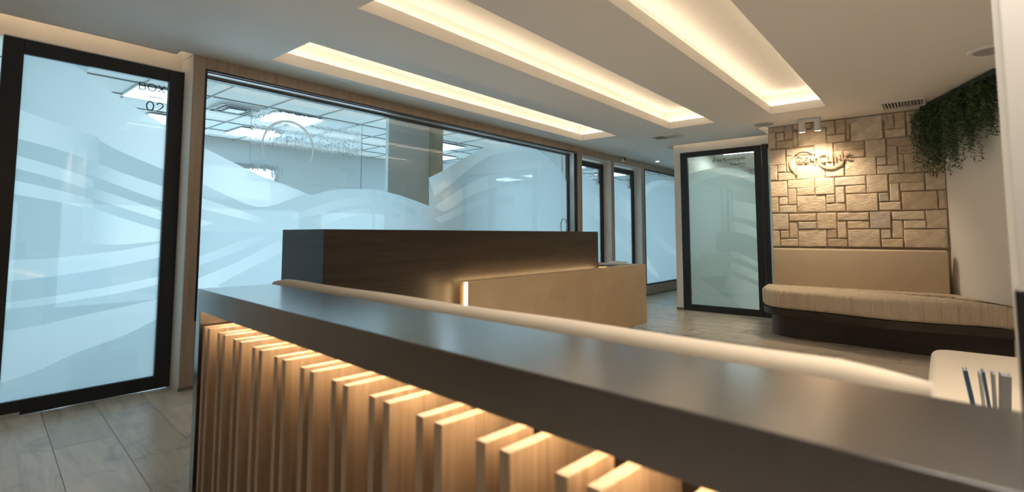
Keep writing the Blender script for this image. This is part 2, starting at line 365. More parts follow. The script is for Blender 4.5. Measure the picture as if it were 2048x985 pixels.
# window_1: the long fixed pane
W1 = struct(empty('window_1', (1.48, YW, .5)))
def P(o, par):
    o.parent = par; o.matrix_parent_inverse = Matrix.Translation(par.location).inverted(); return o
YG = 4.50
P(box('outer_frame', (1.472, 1.486, YW-.004, YW+.03, .50, 2.447), M_BLACK), W1)
P(box('outer_frame', (6.776, 6.792, YW-.004, YW+.03, .50, 2.447), M_BLACK), W1)
P(box('outer_frame', (1.486, 6.776, YW-.004, YW+.03, 2.433, 2.447), M_BLACK), W1)
P(box('sill', (1.486, 6.776, YW-.004, YG+.03, .50, .515), M_BLACK), W1)
P(box('header_track', (1.486, 6.776, YW+.03, YG-.02, 2.425, 2.45), M_SILVER), W1)
P(box('inner_frame', (1.486, 6.776, YG-.02, YG+.03, 2.405, 2.45), M_BLACK), W1)
P(box('seal', (1.486, 6.776, YG-.024, YG-.02, 2.415, 2.419), M_SILVER), W1)
P(box('inner_frame', (6.72, 6.745, YG-.02, YG+.03, .515, 2.405), M_BLACK), W1)
P(box('reveal', (6.745, 6.776, YW+.03, YG+.03, .515, 2.425), M_SILVER), W1)
P(box('inner_frame', (1.486, 1.50, YG-.02, YG+.03, .515, 2.405), M_BLACK), W1)
JX = [1.50, 3.11, 4.09, 6.72]
for a, b in zip(JX[:-1], JX[1:]): P(box('pane', (a+.002, b-.002, YG, YG+.008, .515, 2.405), M_GLASS), W1)

# ---- films: planar arrangement of traced bands
def film(parent, par, mapping, rect, clears, bands, M, base=0.0):
    """rect / clears / bands outlines are photo pixels carried to the pane's own plane by mapping"""
    polys = []; fades = []
    polys.append(rect)
    for c in clears: polys.append([mapping(*p) for p in c])
    nc = len(clears)
    for top, bot, fade in bands:
        t = resample(top, 14); b = resample(bot, 14)
        polys.append([mapping(*p) for p in t]+[mapping(*p) for p in b[::-1]])
        fades.append([(mapping(x, (top[0][1]+bot[0][1])/2)[0], v) for x, v in fade])
    verts, edges, faces = [], [], []
    for pl in polys:
        if sum(a[0]*b[1]-b[0]*a[1] for a, b in zip(pl, pl[1:]+pl[:1])) < 0: pl = pl[::-1]     # the arrangement wants them counter-clockwise
        i0 = len(verts); verts += [Vector((p[0], p[1])) for p in pl]; faces.append(list(range(i0, i0+len(pl))))
    vo, eo, fo, _, _, fid = delaunay_2d_cdt(verts, edges, faces, 1, 1e-5)
    def emit(name, sel):
        me = bpy.data.meshes.new(name); idx = {}; vl = []; fl_ = []; st = []
        for f, k in sel:
            fl_.append([]);
            for v in f:
                if v not in idx: idx[v] = len(vl); vl.append(par(vo[v].x, vo[v].y))
                fl_[-1].append(idx[v])
                if k < 0: st.append(base)
                else:
                    fd = fades[k]; s = vo[v].x
                    r = fd[0][1]
                    sg = 1 if fd[-1][0] > fd[0][0] else -1
                    for (x0, v0), (x1, v1) in zip(fd[:-1], fd[1:]):
                        if sg*s >= sg*x0: r = v0+(v1-v0)*max(0, min(1, (s-x0)/(x1-x0)))
                    st.append(r)
        me.from_pydata(vl, [], fl_); me.update()
        at = me.color_attributes.new('strength', 'FLOAT_COLOR', 'CORNER')
        li = 0
        for p in me.polygons:
            for l in p.loop_indices: at.data[l].color = (st[li],)*3+(1,); li += 1
        me.materials.append(M)
        o = bpy.data.objects.new(name, me); COL.objects.link(o); P(o, parent); return o
    cat = {}
    for f, ids in zip(fo, fid):
        if 0 not in ids: continue
        bi = [i for i in ids if i > nc]; ci = [i for i in ids if 0 < i <= nc]
        if bi: cat.setdefault(max(bi)-nc-1, []).append(f)
        elif ci: continue
        else: cat.setdefault(-1, []).append(f)
    for k, fs in sorted(cat.items()):
        emit('frosted_film' if k < 0 else 'wave_band', [(f, k) for f in fs])
# stroke lettering
GL = {
 'B': (.78, [[(0,0),(0,1),(.45,1),(.62,.92),(.66,.76),(.6,.6),(.45,.53),(0,.53)], [(.45,.53),(.66,.45),(.72,.27),(.66,.08),(.48,0),(0,0)]]),
 'O': (1.05, [[(.5+.48*math.cos(a*math.pi/10), .5+.5*math.sin(a*math.pi/10)) for a in range(21)]]),
 'X': (.85, [[(0,0),(.8,1)], [(.05,1),(.82,0)]]),
 '0': (.74, [[(.35+.33*math.cos(a*math.pi/10), .5+.5*math.sin(a*math.pi/10)) for a in range(21)]]),
 '2': (.74, [[(.03,.75),(.1,.92),(.3,1),(.5,.96),(.62,.8),(.6,.62),(.45,.42),(0,0),(.68,0)]]),
 '3': (.74, [[(.05,.98),(.62,1),(.3,.6),(.5,.56),(.65,.4),(.64,.2),(.5,.03),(.28,0),(.03,.12)]]),
 '4': (.78, [[(.5,1),(0,.28),(.72,.28)], [(.52,.55),(.52,0)]]),
 'Z': (.8, [[(.05,.86),(.08,.98),(.72,.98),(.02,.02),(.72,.02),(.78,.2)]]),
 'E': (.72, [[(.12,0),(.12,1)], [(0,.98),(.6,.98),(.62,.84)], [(.12,.52),(.48,.52)], [(0,.02),(.62,.02),(.66,.18)]]),
 'N': (.95, [[(.12,0),(.12,1)], [(0,1),(.14,1),(.78,0)], [(.78,0),(.78,1)], [(0,0),(.24,0)], [(.66,1),(.9,1)]]),
 'C': (.92, [[(.84,.8),(.7,.95),(.45,1),(.2,.9),(.04,.65),(.03,.4),(.15,.15),(.4,0),(.65,.02),(.86,.2)], [(.84,.98),(.84,.8)]]),
 'L': (.68, [[(.12,0),(.12,1)], [(0,1),(.26,1)], [(0,.02),(.56,.02),(.6,.2)]]),
 'I': (.42, [[(.14,0),(.14,1)], [(0,0),(.28,0)], [(0,1),(.28,1)]]),
 '|': (.35, [[(.1,-.25),(.1,1.2)]]),
}
def ribbon(bm, pts, w, par, d):
    pts = [Vector(p) for p in pts]; n = len(pts); L = []
    for i, p in enumerate(pts):
        t = (pts[min(i+1, n-1)]-pts[max(i-1, 0)]).normalized(); q = Vector((-t.y, t.x))*w/2
        L.append([bm.verts.new(par((p+s*q).x, (p+s*q).y, dd)) for s, dd in ((1, 0), (-1, 0), (-1, d), (1, d))])
    for a, b in zip(L[:-1], L[1:]):
        for k in range(4): bm.faces.new((a[k], a[(k+1) % 4], b[(k+1) % 4], b[k]))
    bm.faces.new(L[0][::-1]); bm.faces.new(L[-1])
def letters(txt, s0, z0, h, w, par, d, m, parent, gap=.12, name='letter', xs=1.0, sm=None):
    s = s0
    for i, ch in enumerate(txt):
        hh = h if not sm or i in sm else h*.8
        if ch == ' ': s += .4*h; continue
        adv, st = GL[ch]; bm = bmesh.new()
        for pl in st: ribbon(bm, [(s+x*hh*xs, z0+y*hh) for x, y in pl], w, par, d)
        bmesh.ops.recalc_face_normals(bm, faces=bm.faces[:])
        P(obj(name, bm, m), parent); s += (adv+gap)*hh*xs
    return s

# door 02 ------------------------------------------------------------
def door(name, x0, x1, zt, yd=YD, bot=.10, st=.10, tp=.095):
    D = struct(empty(name, (x0, yd, 0)))
    P(box('stile', (x0, x0+st, yd, yd+.045, .006, zt), M_BLACK, bev=.003, seg=1), D)
    P(box('stile', (x1-st, x1, yd, yd+.045, .006, zt), M_BLACK, bev=.003, seg=1), D)
    P(box('top_rail', (x0+st, x1-st, yd+.001, yd+.044, zt-tp, zt), M_BLACK, bev=.003, seg=1), D)
    P(box('bottom_rail', (x0+st, x1-st, yd+.001, yd+.044, .006, bot), M_BLACK, bev=.003, seg=1), D)
    P(box('pane', (x0+st, x1-st, yd+.018, yd+.026, bot, zt-tp), M_GLASS), D)
    return D
D2 = door('door_1', .363, 1.388, 2.43)
P(box('head_strip', (.363, 1.388, YD+.0, YD+.06, 2.43, 2.438), M_SILVER), D2)
P(box('drop_seal', (.30, .56, YD-.012, YD, .004, .03), M_SILVER), D2)
YF = YD+.028
za = lambda L: [(x/2.526, 90+y/2.526) for x, y in L]
zb = lambda L: [(x/1.95, 480+y/1.95) for x, y in L]
mD = lambda x, y: (lambda p: (p.x, p.z))(ony(x, y, YF)); pD = lambda s, z: (s, YF, z)
FL = [(30, .75), (130, .6), (205, .12)]; FRr = [(185, .1), (240, .75), (360, 1)]
FB = [(10, .35), (150, .5), (330, .75)]
film(D2, pD, mD, [(.463, .10), (1.288, .10), (1.288, 2.335), (.463, 2.335)],
     [za([(455, 95), (900, 180), (860, 425), (830, 405), (600, 262), (432, 165)])],
     [(za([(80, 40), (300, 60), (432, 140), (600, 262), (830, 405), (880, 436)]), za([(80, 318), (260, 390), (460, 462), (600, 535), (840, 636), (890, 660)]), [(40, .25), (180, .5), (340, 1.1)]),
      (za([(60, 465), (200, 500), (330, 545), (470, 590)]), za([(60, 553), (200, 585), (330, 632), (470, 680)]), FL) if False else
      (za([(60, 318), (110, 330), (300, 400), (500, 470)]), za([(60, 468), (105, 478), (300, 530), (500, 600)]), FL),
      (za([(60, 552), (90, 560), (300, 620), (470, 680)]), za([(60, 618), (85, 625), (300, 682), (470, 740)]), FL),
      (za([(60, 682), (75, 685), (300, 735), (470, 780)]), za([(60, 752), (70, 755), (300, 795), (470, 835)]), FL),
      (za([(440, 575), (600, 640), (835, 720), (870, 735)]), za([(440, 650), (600, 712), (830, 795), (870, 810)]), FRr),
      (za([(440, 712), (600, 765), (828, 845), (870, 860)]), za([(440, 765), (600, 818), (825, 890), (870, 905)]), FRr),
      (za([(420, 810), (600, 870), (822, 940), (870, 955)]), za([(420, 1000), (600, 1010), (815, 990), (870, 985)]), FRr),
      (zb([(0, 80), (150, 75), (300, 62), (480, 40), (660, 8)]), zb([(0, 165), (150, 150), (300, 130), (480, 98), (660, 60)]), FB),
      (zb([(0, 248), (150, 228), (300, 205), (480, 172), (660, 136)]), zb([(0, 272), (150, 258), (300, 235), (480, 205), (660, 163)]), FB),
      (zb([(0, 360), (150, 335), (300, 300), (480, 262), (660, 222)]), zb([(0, 560), (150, 510), (300, 440), (480, 375), (660, 285)]), FB),
     ], M_FILM, .0)
pl = lambda s, z, d: (s, YD+.017-d, z)
letters('BOX', 1.10, 2.243, .053, .007, pl, .001, M_INK, D2, .22)
bm = bmesh.new(); ribbon(bm, [(1.162, 2.198), (1.256, 2.198)], .006, pl, .001); P(obj('rule', bm, M_INK), D2)
letters('02', 1.150, 2.092, .068, .008, pl, .001, M_INK, D2, .22)

# doors 03, 04 --------------------------------------------------------
for nm, x0, x1, dig in (('door_2', 7.03, 7.885, '03'), ('door_3', 8.13, 9.05, '04')):
    Dn = door(nm, x0, x1, 2.375, YD-.03, .10, .085, .085)
    yf = YD-.002; mp_ = lambda x, y, yf=yf: (lambda p: (p.x, p.z))(ony(x, y, yf)); pp = lambda s, z, yf=yf: (s, yf, z)
    a, b = x0+.085, x1-.085
    S = lambda L: [mp_ and ((a+(b-a)*u), z) for u, z in L]
    ident = lambda s, z: (s, z)
    film(Dn, pp, ident, [(a, .10), (b, .10), (b, 2.29), (a, 2.29)],
         [S([(-.05, 2.35), (1.05, 2.35), (1.05, 2.02), (.6, 2.10), (.3, 2.16), (-.05, 2.2)])],
         [(S([(0, 2.0), (.5, 1.92), (1, 1.78)]), S([(0, 1.55), (.5, 1.5), (1, 1.38)]), [(a, .25), (b, .6)]),
          (S([(0, 1.3), (.5, 1.12), (1, .85)]), S([(0, 1.1), (.5, .94), (1, .7)]), [(a, .5), (b, .3)]),
          (S([(0, .75), (.5, .62), (1, .45)]), S([(0, .3), (.5, .28), (1, .2)]), [(a, .5), (b, .3)])], M_FILM, .28)
    pl3 = lambda s, z, d: (s, YD-.03+.017-d, z)
    letters('BOX', b-.20, 2.165, .052, .006, pl3, .001, M_INK, Dn, .22)
    bm = bmesh.new(); ribbon(bm, [(b-.13, 2.12), (b-.04, 2.12)], .005, pl3, .001); P(obj('rule', bm, M_INK), Dn)
    letters(dig, b-.145, 2.02, .066, .007, pl3, .001, M_INK, Dn, .22)
    P(box('head_strip', (x0, x1, YD-.03, YD+.03, 2.375, 2.39), M_SILVER), Dn)
# window_2, the far pane ----------------------------------------------
W2 = struct(empty('window_2', (9.17, YW, .19)))
P(box('outer_frame', (9.17, 9.19, YW-.002, YW+.05, .19, 2.424), M_BLACK), W2); P(box('outer_frame', (9.19, 10.9, YW-.002, YW+.05, 2.40, 2.424), M_BLACK), W2)
P(box('outer_frame', (9.19, 10.9, YW-.002, YW+.05, .19, .215), M_BLACK), W2)
P(box('pane', (9.19, 10.9, YW+.06, YW+.068, .215, 2.40), M_GLASS), W2)
ident = lambda s, z: (s, z)
film(W2, lambda s, z: (s, YW+.075, z), ident, [(9.19, .215), (10.9, .215), (10.9, 2.40), (9.19, 2.40)],
     [[(9.1, 2.45), (11, 2.45), (11, 2.33), (10.3, 2.30), (9.8, 2.22), (9.3, 2.1), (9.1, 2.05)]],
     [([(9.19, 2.05), (9.6, 2.2), (10.2, 2.29), (10.9, 2.2)], [(9.19, 1.75), (9.6, 2.05), (10.2, 2.2), (10.9, 2.1)], [(9.2, .7), (10.9, .5)]),
      ([(9.19, 1.25), (9.8, 1.15), (10.5, .9), (10.9, .8)], [(9.19, 1.1), (9.8, .98), (10.5, .75), (10.9, .66)], [(9.2, .2), (10.9, .7)]),
      ([(9.19, .95), (9.5, .62), (9.9, .35)], [(9.19, .62), (9.5, .42), (9.9, .25)], [(9.2, .9), (9.9, .7)])], M_FILM, .30)

# main window film -----------------------------------------------------
YF1 = YG+.012
mW = lambda x, y: (lambda p: (p.x, p.z))(ony(x, y, YF1)); pW = lambda s, z: (s, YF1, z)
zc = lambda L: [(400+x/3.078, 280+y/3.078) for x, y in L]
ze = lambda L: [(820+x/4.106, 230+y/4.106) for x, y in L]
crest = [(400, 291), (440, 312), (523, 353), (570, 370), (611, 386), (622, 391), (655, 382), (703, 377), (757, 380), (800, 391), (837, 404), (858, 412)]
hill = ze([(155, 517), (270, 460), (400, 380), (560, 290), (700, 235), (850, 222), (960, 237), (1100, 320), (1230, 450), (1330, 620)])
clear = [(380, 100)]+crest[:]+[hill[0]]+hill+[(1160, 385), (1160, 280)]
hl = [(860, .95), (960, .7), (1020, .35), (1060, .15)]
film(W1, pW, mW, [(1.502, .515), (6.72, .515), (6.72, 2.405), (1.502, 2.405)], [clear],
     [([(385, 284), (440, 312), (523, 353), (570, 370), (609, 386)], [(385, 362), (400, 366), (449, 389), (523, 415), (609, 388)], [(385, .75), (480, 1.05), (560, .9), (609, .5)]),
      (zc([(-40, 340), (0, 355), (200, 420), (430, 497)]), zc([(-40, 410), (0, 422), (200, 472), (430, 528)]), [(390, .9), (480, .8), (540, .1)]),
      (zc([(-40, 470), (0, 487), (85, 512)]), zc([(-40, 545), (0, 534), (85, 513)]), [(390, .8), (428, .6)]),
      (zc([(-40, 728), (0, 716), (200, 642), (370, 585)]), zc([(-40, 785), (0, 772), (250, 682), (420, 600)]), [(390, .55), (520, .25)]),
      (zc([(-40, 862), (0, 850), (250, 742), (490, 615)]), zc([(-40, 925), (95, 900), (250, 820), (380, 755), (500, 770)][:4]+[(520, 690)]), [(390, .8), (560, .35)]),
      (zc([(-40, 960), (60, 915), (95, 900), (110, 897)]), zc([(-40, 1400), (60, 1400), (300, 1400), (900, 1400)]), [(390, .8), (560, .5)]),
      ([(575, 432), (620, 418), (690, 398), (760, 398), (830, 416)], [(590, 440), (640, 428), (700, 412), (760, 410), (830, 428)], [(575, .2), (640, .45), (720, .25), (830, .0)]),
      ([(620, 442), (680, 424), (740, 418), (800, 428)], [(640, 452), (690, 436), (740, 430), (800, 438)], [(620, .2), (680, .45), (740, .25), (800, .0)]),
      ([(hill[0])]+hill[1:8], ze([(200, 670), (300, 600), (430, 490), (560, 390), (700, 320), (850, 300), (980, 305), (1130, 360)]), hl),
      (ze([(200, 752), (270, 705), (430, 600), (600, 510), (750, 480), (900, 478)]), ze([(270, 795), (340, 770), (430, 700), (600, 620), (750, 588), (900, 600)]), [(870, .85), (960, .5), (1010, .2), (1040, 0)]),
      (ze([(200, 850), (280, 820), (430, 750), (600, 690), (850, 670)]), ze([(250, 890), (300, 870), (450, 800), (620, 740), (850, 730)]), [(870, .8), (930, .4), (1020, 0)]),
      ], M_FILM, .16)
# vinyl logo on the long pane
def arc(c, r, a0, a1, n=26): return [(c[0]+r*math.cos(math.radians(a0+(a1-a0)*i/n)), c[1]+r*math.sin(math.radians(a0+(a1-a0)*i/n))) for i in range(n+1)]
def arcband(bm, c, r, a0, a1, w, par, d, n=30):
    """crescent-like arc: thick in the middle, thin at the ends"""
    L = []
    for i in range(n+1):
        a = math.radians(a0+(a1-a0)*i/n); k = math.sin(math.pi*i/n)**.6*.85+.15; ww = w*k
        L.append([bm.verts.new(par(c[0]+(r+s*ww/2)*math.cos(a), c[1]+(r+s*ww/2)*math.sin(a), dd)) for s, dd in ((1, 0), (-1, 0), (-1, d), (1, d))])
    for a, b in zip(L[:-1], L[1:]):
        for k in range(4): bm.faces.new((a[k], a[(k+1) % 4], b[(k+1) % 4], b[k]))
    bm.faces.new(L[0][::-1]); bm.faces.new(L[-1]); bmesh.ops.recalc_face_normals(bm, faces=bm.faces[:])
pv = lambda s, z, d: (s, YG-.001-d, z)
bm = bmesh.new(); arcband(bm, (2.225, 1.94), .235, 205, -35, .026, pv, .0008); P(obj('logo_ring', bm, M_VINYL), W1)
letters('ZEN', 2.085, 1.945, .115, .0085, pv, .0008, M_VINYL, W1, .16, 'logo_letter', 1.0, {0})
letters('CLINIC', 2.51, 1.955, .115, .006, pv, .0008, M_VINYL, W1, .16, 'logo_letter', 1.0, {0})
# octagonal pull ring at the end of the pane
bm = bmesh.new(); c = Vector((6.60, YG-.02, 1.285))
for i in range(8):
    a0, a1 = math.radians(22.5+45*i), math.radians(67.5+45*i)
    p0 = c+Vector((.085*math.cos(a0), 0, .12*math.sin(a0))); p1 = c+Vector((.085*math.cos(a1), 0, .12*math.sin(a1)))
    dd = (p1-p0).normalized(); q = dd.cross(Vector((0, 1, 0)))*.005
    vs = [bm.verts.new(p+s*q+Vector((0, t, 0))) for p in (p0, p1) for s, t in ((1, 0), (-1, 0), (-1, .018), (1, .018))]
    for k in range(4): bm.faces.new((vs[k], vs[(k+1) % 4], vs[4+(k+1) % 4], vs[4+k]))
P(obj('pull_ring', bm, M_SILVER), W1)

# ---- back-right wall with the restricted-area door
wb = bmesh.new()
for q in ((XR, XR+.14, 3.10, 3.20, 0, 2.80), (XR, XR+.14, .9, 3.10, 2.425, 2.80), (XR+.14, 11.6, 3.08, 3.20, 0, 2.80)): bx(wb, *q)
wallb = struct(obj('wall_back', wb, M_WALL))
o = struct(box('baseboard_back', (XR-.008, XR-.0, 3.095, 3.205, 0, .04), M_GROUT)); 
o2 = struct(box('wall_corridor', (11.6, 11.7, 3.0, 4.7, 0, 2.8), M_WALL))
XF = XR+.028
DR = struct(empty('door_4', (XR, 3.09, 0)))
def yb(n, y0, y1, z0, z1, m=M_BLACK, x0=XR-.005, x1=XR+.045, bev=.003): return P(box(n, (x0, x1, min(y0, y1), max(y0, y1), z0, z1), m, bev=bev, seg=1), DR)
yb('stile', 3.095, 2.985, .006, 2.42); yb('stile', 2.02, 1.925, .006, 2.42); yb('top_rail', 2.985, 2.02, 2.345, 2.42); yb('bottom_rail', 2.985, 2.02, .006, .10)
yb('jamb', 1.915, 1.845, .006, 2.43, M_BLACK, XR-.02, XR+.05); yb('jamb_head', 1.845, 1.0, 2.37, 2.43, M_BLACK, XR-.0, XR+.05); yb('jamb_foot', 1.845, 1.0, .006, .05, M_BLACK, XR, XR+.05)
yb('pane', 2.985, 2.02, .10, 2.345, M_GLASS, XR+.018, XR+.026, 0); yb('sidelight_pane', 1.845, 1.0, .05, 2.37, M_GLASS, XR+.018, XR+.026, 0)
zr = lambda L: [(1300+x/2.053, 220+y/2.053) for x, y in L]
mR = lambda x, y: (lambda p: (-p.y, p.z))(onx(x, y, XF)); pR = lambda s, z: (XF, -s, z)
FR1 = [(1455, .0), (1462, .35), (1512, .8)]; top_c = zr([(140, 275), (165, 262), (230, 245), (330, 238), (430, 268), (450, 275)])
film(DR, pR, mR, [(-2.985, .10), (-2.02, .10), (-2.02, 2.345), (-2.985, 2.345)], [zr([(120, 150), (470, 120)])+top_c[::-1], zr([(150, 725), (212, 748), (150, 772)])],
     [(top_c, zr([(140, 330), (165, 320), (230, 285), (330, 265), (430, 300), (450, 308)]), [(1370, .3), (1470, .55), (1512, .7)]),
      (zr([(318, 370), (380, 378), (450, 390)]), zr([(318, 437), (380, 445), (450, 465)]), FR1),
      (zr([(318, 458), (380, 468), (450, 492)]), zr([(318, 497), (380, 507), (450, 532)]), FR1),
      (zr([(318, 575), (380, 595), (450, 628)]), zr([(318, 597), (380, 617), (450, 652)]), FR1),
      (zr([(318, 622), (380, 640), (450, 672)]), zr([(318, 655), (380, 675), (450, 708)]), FR1),
      (zr([(318, 680), (380, 697), (450, 728)]), zr([(200, 690), (330, 780), (450, 860)]), FR1)], M_FILMR, .22)
film(DR, pR, ident, [(-1.845, .05), (-1.0, .05), (-1.0, 2.37), (-1.845, 2.37)], [], [], M_FILMR, .5)
def text(txt, s1, z0, size, mtx, parent, m, off=-.0):
    cu = bpy.data.curves.new('t', 'FONT'); cu.body = txt; cu.size = size; cu.align_x = 'RIGHT'; cu.extrude = .0006; cu.offset = off
    to = bpy.data.objects.new('t', cu); COL.objects.link(to); bpy.context.view_layer.update()
    me = bpy.data.meshes.new_from_object(to.evaluated_get(bpy.context.evaluated_depsgraph_get())); bpy.data.objects.remove(to)
    me.transform(mtx); o = link('lettering', me, m); me.materials.clear(); me.materials.append(m); P(o, parent); return o
# right edge of the lettering at y = 2.10; text reads towards -y on a plane x = const
def txm(y, z, x): return Matrix(((0, 0, -1, x), (-1, 0, 0, y), (0, 1, 0, z), (0, 0, 0, 1)))
p = onx(1490, 318, XR); text('Área Restringida', 0, 0, .070, txm(p.y, p.z-.005, XR+.016), DR, M_INK, -.0004)
p = onx(1490, 328, XR); text('Pabellón', 0, 0, .062, txm(p.y, p.z-.010, XR+.016), DR, M_INK, -.0004)
p = onx(1489, 331, XR); bm = bmesh.new(); ribbon(bm, [(-p.y-.075, p.z-.008), (-p.y, p.z-.008)], .004, lambda s, z, d: (XR+.0175-d, -s, z), .001); P(obj('rule', bm, M_INK), DR)

# ---- stone wall
sw = bmesh.new(); bx(sw, XS+.03, XS+.16, -.6, 1.675, 0, CZ)
stw = struct(obj('wall_stone', sw, M_MORTAR))
STN = """50 101 216 323;50 155 172 214;103 153 215 267;156 211 168 258;104 215 268 318;214 244 205 302;213 333 157 190;246 429 192 300;335 389 150 188;391 489 132 176;
432 491 178 226;493 556 122 218;436 562 226 280;560 690 105 156;564 590 162 262;592 808 150 262;692 838 92 140;812 880 132 190;840 877 84 130;880 957 72 185;818 960 187 245;
958 1034 60 105;1036 1100 48 98;963 1100 106 232;830 1052 240 300;1055 1150 230 347;906 1054 293 352;833 904 302 425;908 944 356 480;945 1132 345 475;765 832 372 428;
768 914 428 486;688 828 256 374;482 685 272 330;547 687 326 378;555 764 378 497;54 165 326 430;60 110 432 530;112 168 426 475;114 232 477 530;170 232 366 475;168 352 315 364;
354 478 286 408;234 425 410 520;234 352 366 408;427 484 397 446;486 547 332 446;427 553 448 504;65 177 534 638;179 357 520 580;359 488 512 622;490 695 502 562;697 842 490 608;
844 1082 482 546;1084 1222 472 590;181 237 582 690;239 357 575 628;67 120 640 743;122 179 640 690;123 238 692 742;240 430 628 738;432 493 622 678;495 557 568 678;559 695 560 614;
433 563 680 733;565 776 615 733;778 847 610 668;850 917 547 665;919 1081 540 598;781 928 670 725;931 1168 600 723;1171 1208 590 716;1210 1228 590 716;77 186 747 854;188 370 747 797;
373 502 742 850;505 718 739 793;721 862 732 847;864 1085 730 788;1088 1232 722 845;190 245 800 910;248 372 800 850;78 130 857 965;132 188 857 910;132 248 913 964;250 438 853 966;
441 505 852 910;508 570 796 910;572 718 796 847;443 575 912 968;577 791 850 970;794 863 850 911;866 941 792 910;943 1093 790 846;797 943 913 972;945 1185 850 975;1187 1234 850 977;
1102 1216 28 96;1102 1216 98 228;1153 1217 230 345;1134 1218 347 470"""
for ln in STN.replace('\n', '').split(';'):
    a, b, c, d = [float(t) for t in ln.split()]
    f = lambda x, y: onx(1520+x/3.284, 200+y/3.284, XS)
    xm, ym = (a+b)/2, (c+d)/2
    y0, y1 = f(a, ym).y, f(b, ym).y; z1, z0 = f(xm, c).z, f(xm, d).z
    if c < 180 and z1 > 2.44: z1 = CZ-.004
    if b > 1184: y1 = min(y1, -.035) if c > 560 else -.045
    g = .0026; y0 -= g; y1 += g; z0 += g; z1 -= g
    nx = max(4, min(7, int((y0-y1)/.05)+3)); nz = max(4, min(6, int((z1-z0)/.05)+3)); dep = random.uniform(.002, .012); sd = random.uniform(0, 90)
    tilt = random.uniform(-.005, .005)
    eu, ev = .009/(y0-y1), .009/(z1-z0); gu = [0]+[eu+(1-2*eu)*k/(nx-2) for k in range(nx-1)]+[1]; gv = [0]+[ev+(1-2*ev)*k/(nz-2) for k in range(nz-1)]+[1]
    bm = bmesh.new(); gr = []
    cy_, cz_ = (y0+y1)/2, (z0+z1)/2
    for i in range(nx+1):
        row = []
        for j in range(nz+1):
            u, v = gu[i], gv[j]; y = y0+(y1-y0)*u; z = z0+(z1-z0)*v; e = i in (0, nx) or j in (0, nz)
            nn = noise.noise(Vector((y*9+sd, z*9, sd)))
            if e: y += noise.noise(Vector((z*25, sd, i)))*.005 if i in (0, nx) else 0; z += noise.noise(Vector((y*25, sd, j)))*.005 if j in (0, nz) and z < 2.5 else 0
            x = XS+.02-(.0 if e else dep+.006*nn+tilt*(u-.5)*2+.002)
            row.append(bm.verts.new((x-XS, y-cy_, z-cz_)))
        gr.append(row)
    for i in range(nx):
        for j in range(nz): bm.faces.new((gr[i][j], gr[i+1][j], gr[i+1][j+1], gr[i][j+1]))
    rim = [gr[i][0] for i in range(nx+1)]+[gr[nx][j] for j in range(1, nz+1)]+[gr[i][nz] for i in range(nx-1, -1, -1)]+[gr[0][j] for j in range(nz-1, 0, -1)]
    bk = [bm.verts.new((.034, v.co.y, v.co.z)) for v in rim]; n = len(rim)
    for i in range(n): bm.faces.new((rim[i], bk[i], bk[(i+1) % n], rim[(i+1) % n]))
    bmesh.ops.recalc_face_normals(bm, faces=bm.faces[:])
    o = obj('stone', bm, M_STONE, stw); o.location = (XS, cy_, cz_)

# ---- right wall (runs back towards the camera from the stone) and the near wall end
WR = Vector((7.21, -.045, 0)); WD = Vector((-.922, -.387, 0)).normalized(); WN = Vector((-WD.y, WD.x, 0))  # WN away from room
if WN.dot(Vector((1, -1, 0))) < 0: WN = -WN
def orient(origin, ux, z=0):
    ux = ux.normalized(); uy = Vector((-ux.y, ux.x, 0)); return Matrix(((ux.x, uy.x, 0, origin.x), (ux.y, uy.y, 0, origin.y), (0, 0, 1, z), (0, 0, 0, 1)))
TR = orient(WR, WD)     # x along the wall to the camera, y: + is ...
sgn = 1 if Vector((-WD.y, WD.x, 0)).dot(WN) > 0 else -1
struct(box('wall_right', (0, 6.9, min(0, sgn*.12), max(0, sgn*.12), 0, CZ), M_WALL, None, TR))
struct(box('wall_pillar', (1.5, 1.66, -2.6, -.115, 0, CZ), M_WALL, None, bev=.004))
struct(box('wall_rear', (-2.6, -2.5, -3.1, 4.7, 0, CZ+.1), M_WALL)); struct(box('wall_side', (-2.5, 1.5, -3.1, -3.0, 0, CZ), M_WALL))

# ---- rooms behind the glass
BZ = 2.62
struct(box('wall_treatment', (-2.6, 12.6, 8.5, 8.6, 0, 2.7), M_BACK)); 
struct(box('wall_treatment_left', (-2.6, -2.5, 4.7, 8.5, 0, 2.7), M_BACK)); struct(box('wall_treatment_right', (12.5, 12.6, -1.5, 8.5, 0, 2.7), M_BACK))
c2 = struct(empty('ceiling_2', (-2.5, 4.64, BZ)))
PAN = [(1.42, 5.95), (1.86, 7.25), (2.82, 5.98), (2.92, 7.25), (5.42, 6.05), (6.15, 7.0), (7.5, 6.0), (8.85, 5.6), (10.75, 5.85), (9.3, 7.2)]
P(box('ceiling_board', (-2.5, 12.5, 4.72, 8.5, BZ+.012, BZ+.03), M_BACK), c2)
M_GRID = paint('ceiling_grid', (.3, .33, .35), .5)
for i in range(24): x = -2.2+.61*i; P(box('grid_bar', (x-.006, x+.006, 4.74, 8.48, BZ, BZ+.013), M_GRID), c2)
for j in range(6): y = 5.32+.61*j; P(box('grid_bar', (-2.48, 12.48, y-.006, y+.006, BZ+.0005, BZ+.012), M_GRID), c2)
def panel(x, y, z, parent=None, w=.6, M=None, n=[0]):
    t = empty('led_panel', (x, y, z)); 
    P(box('panel_frame', (x, x+w, y, y+w, z-.012, z-.002), M_WHITEP), t); P(box('diffuser', (x+.015, x+w-.015, y+.015, y+w-.015, z-.014, z-.0125), M or M_PANEL), t); return t
PL_ = ['behind the upper right corner of the first glass door', 'second row behind the first glass door', 'large bright one behind the round logo of the long pane', 'far one behind the left part of the long pane', 'near one seen right of the pane joint', 'far one seen right of the pane joint']
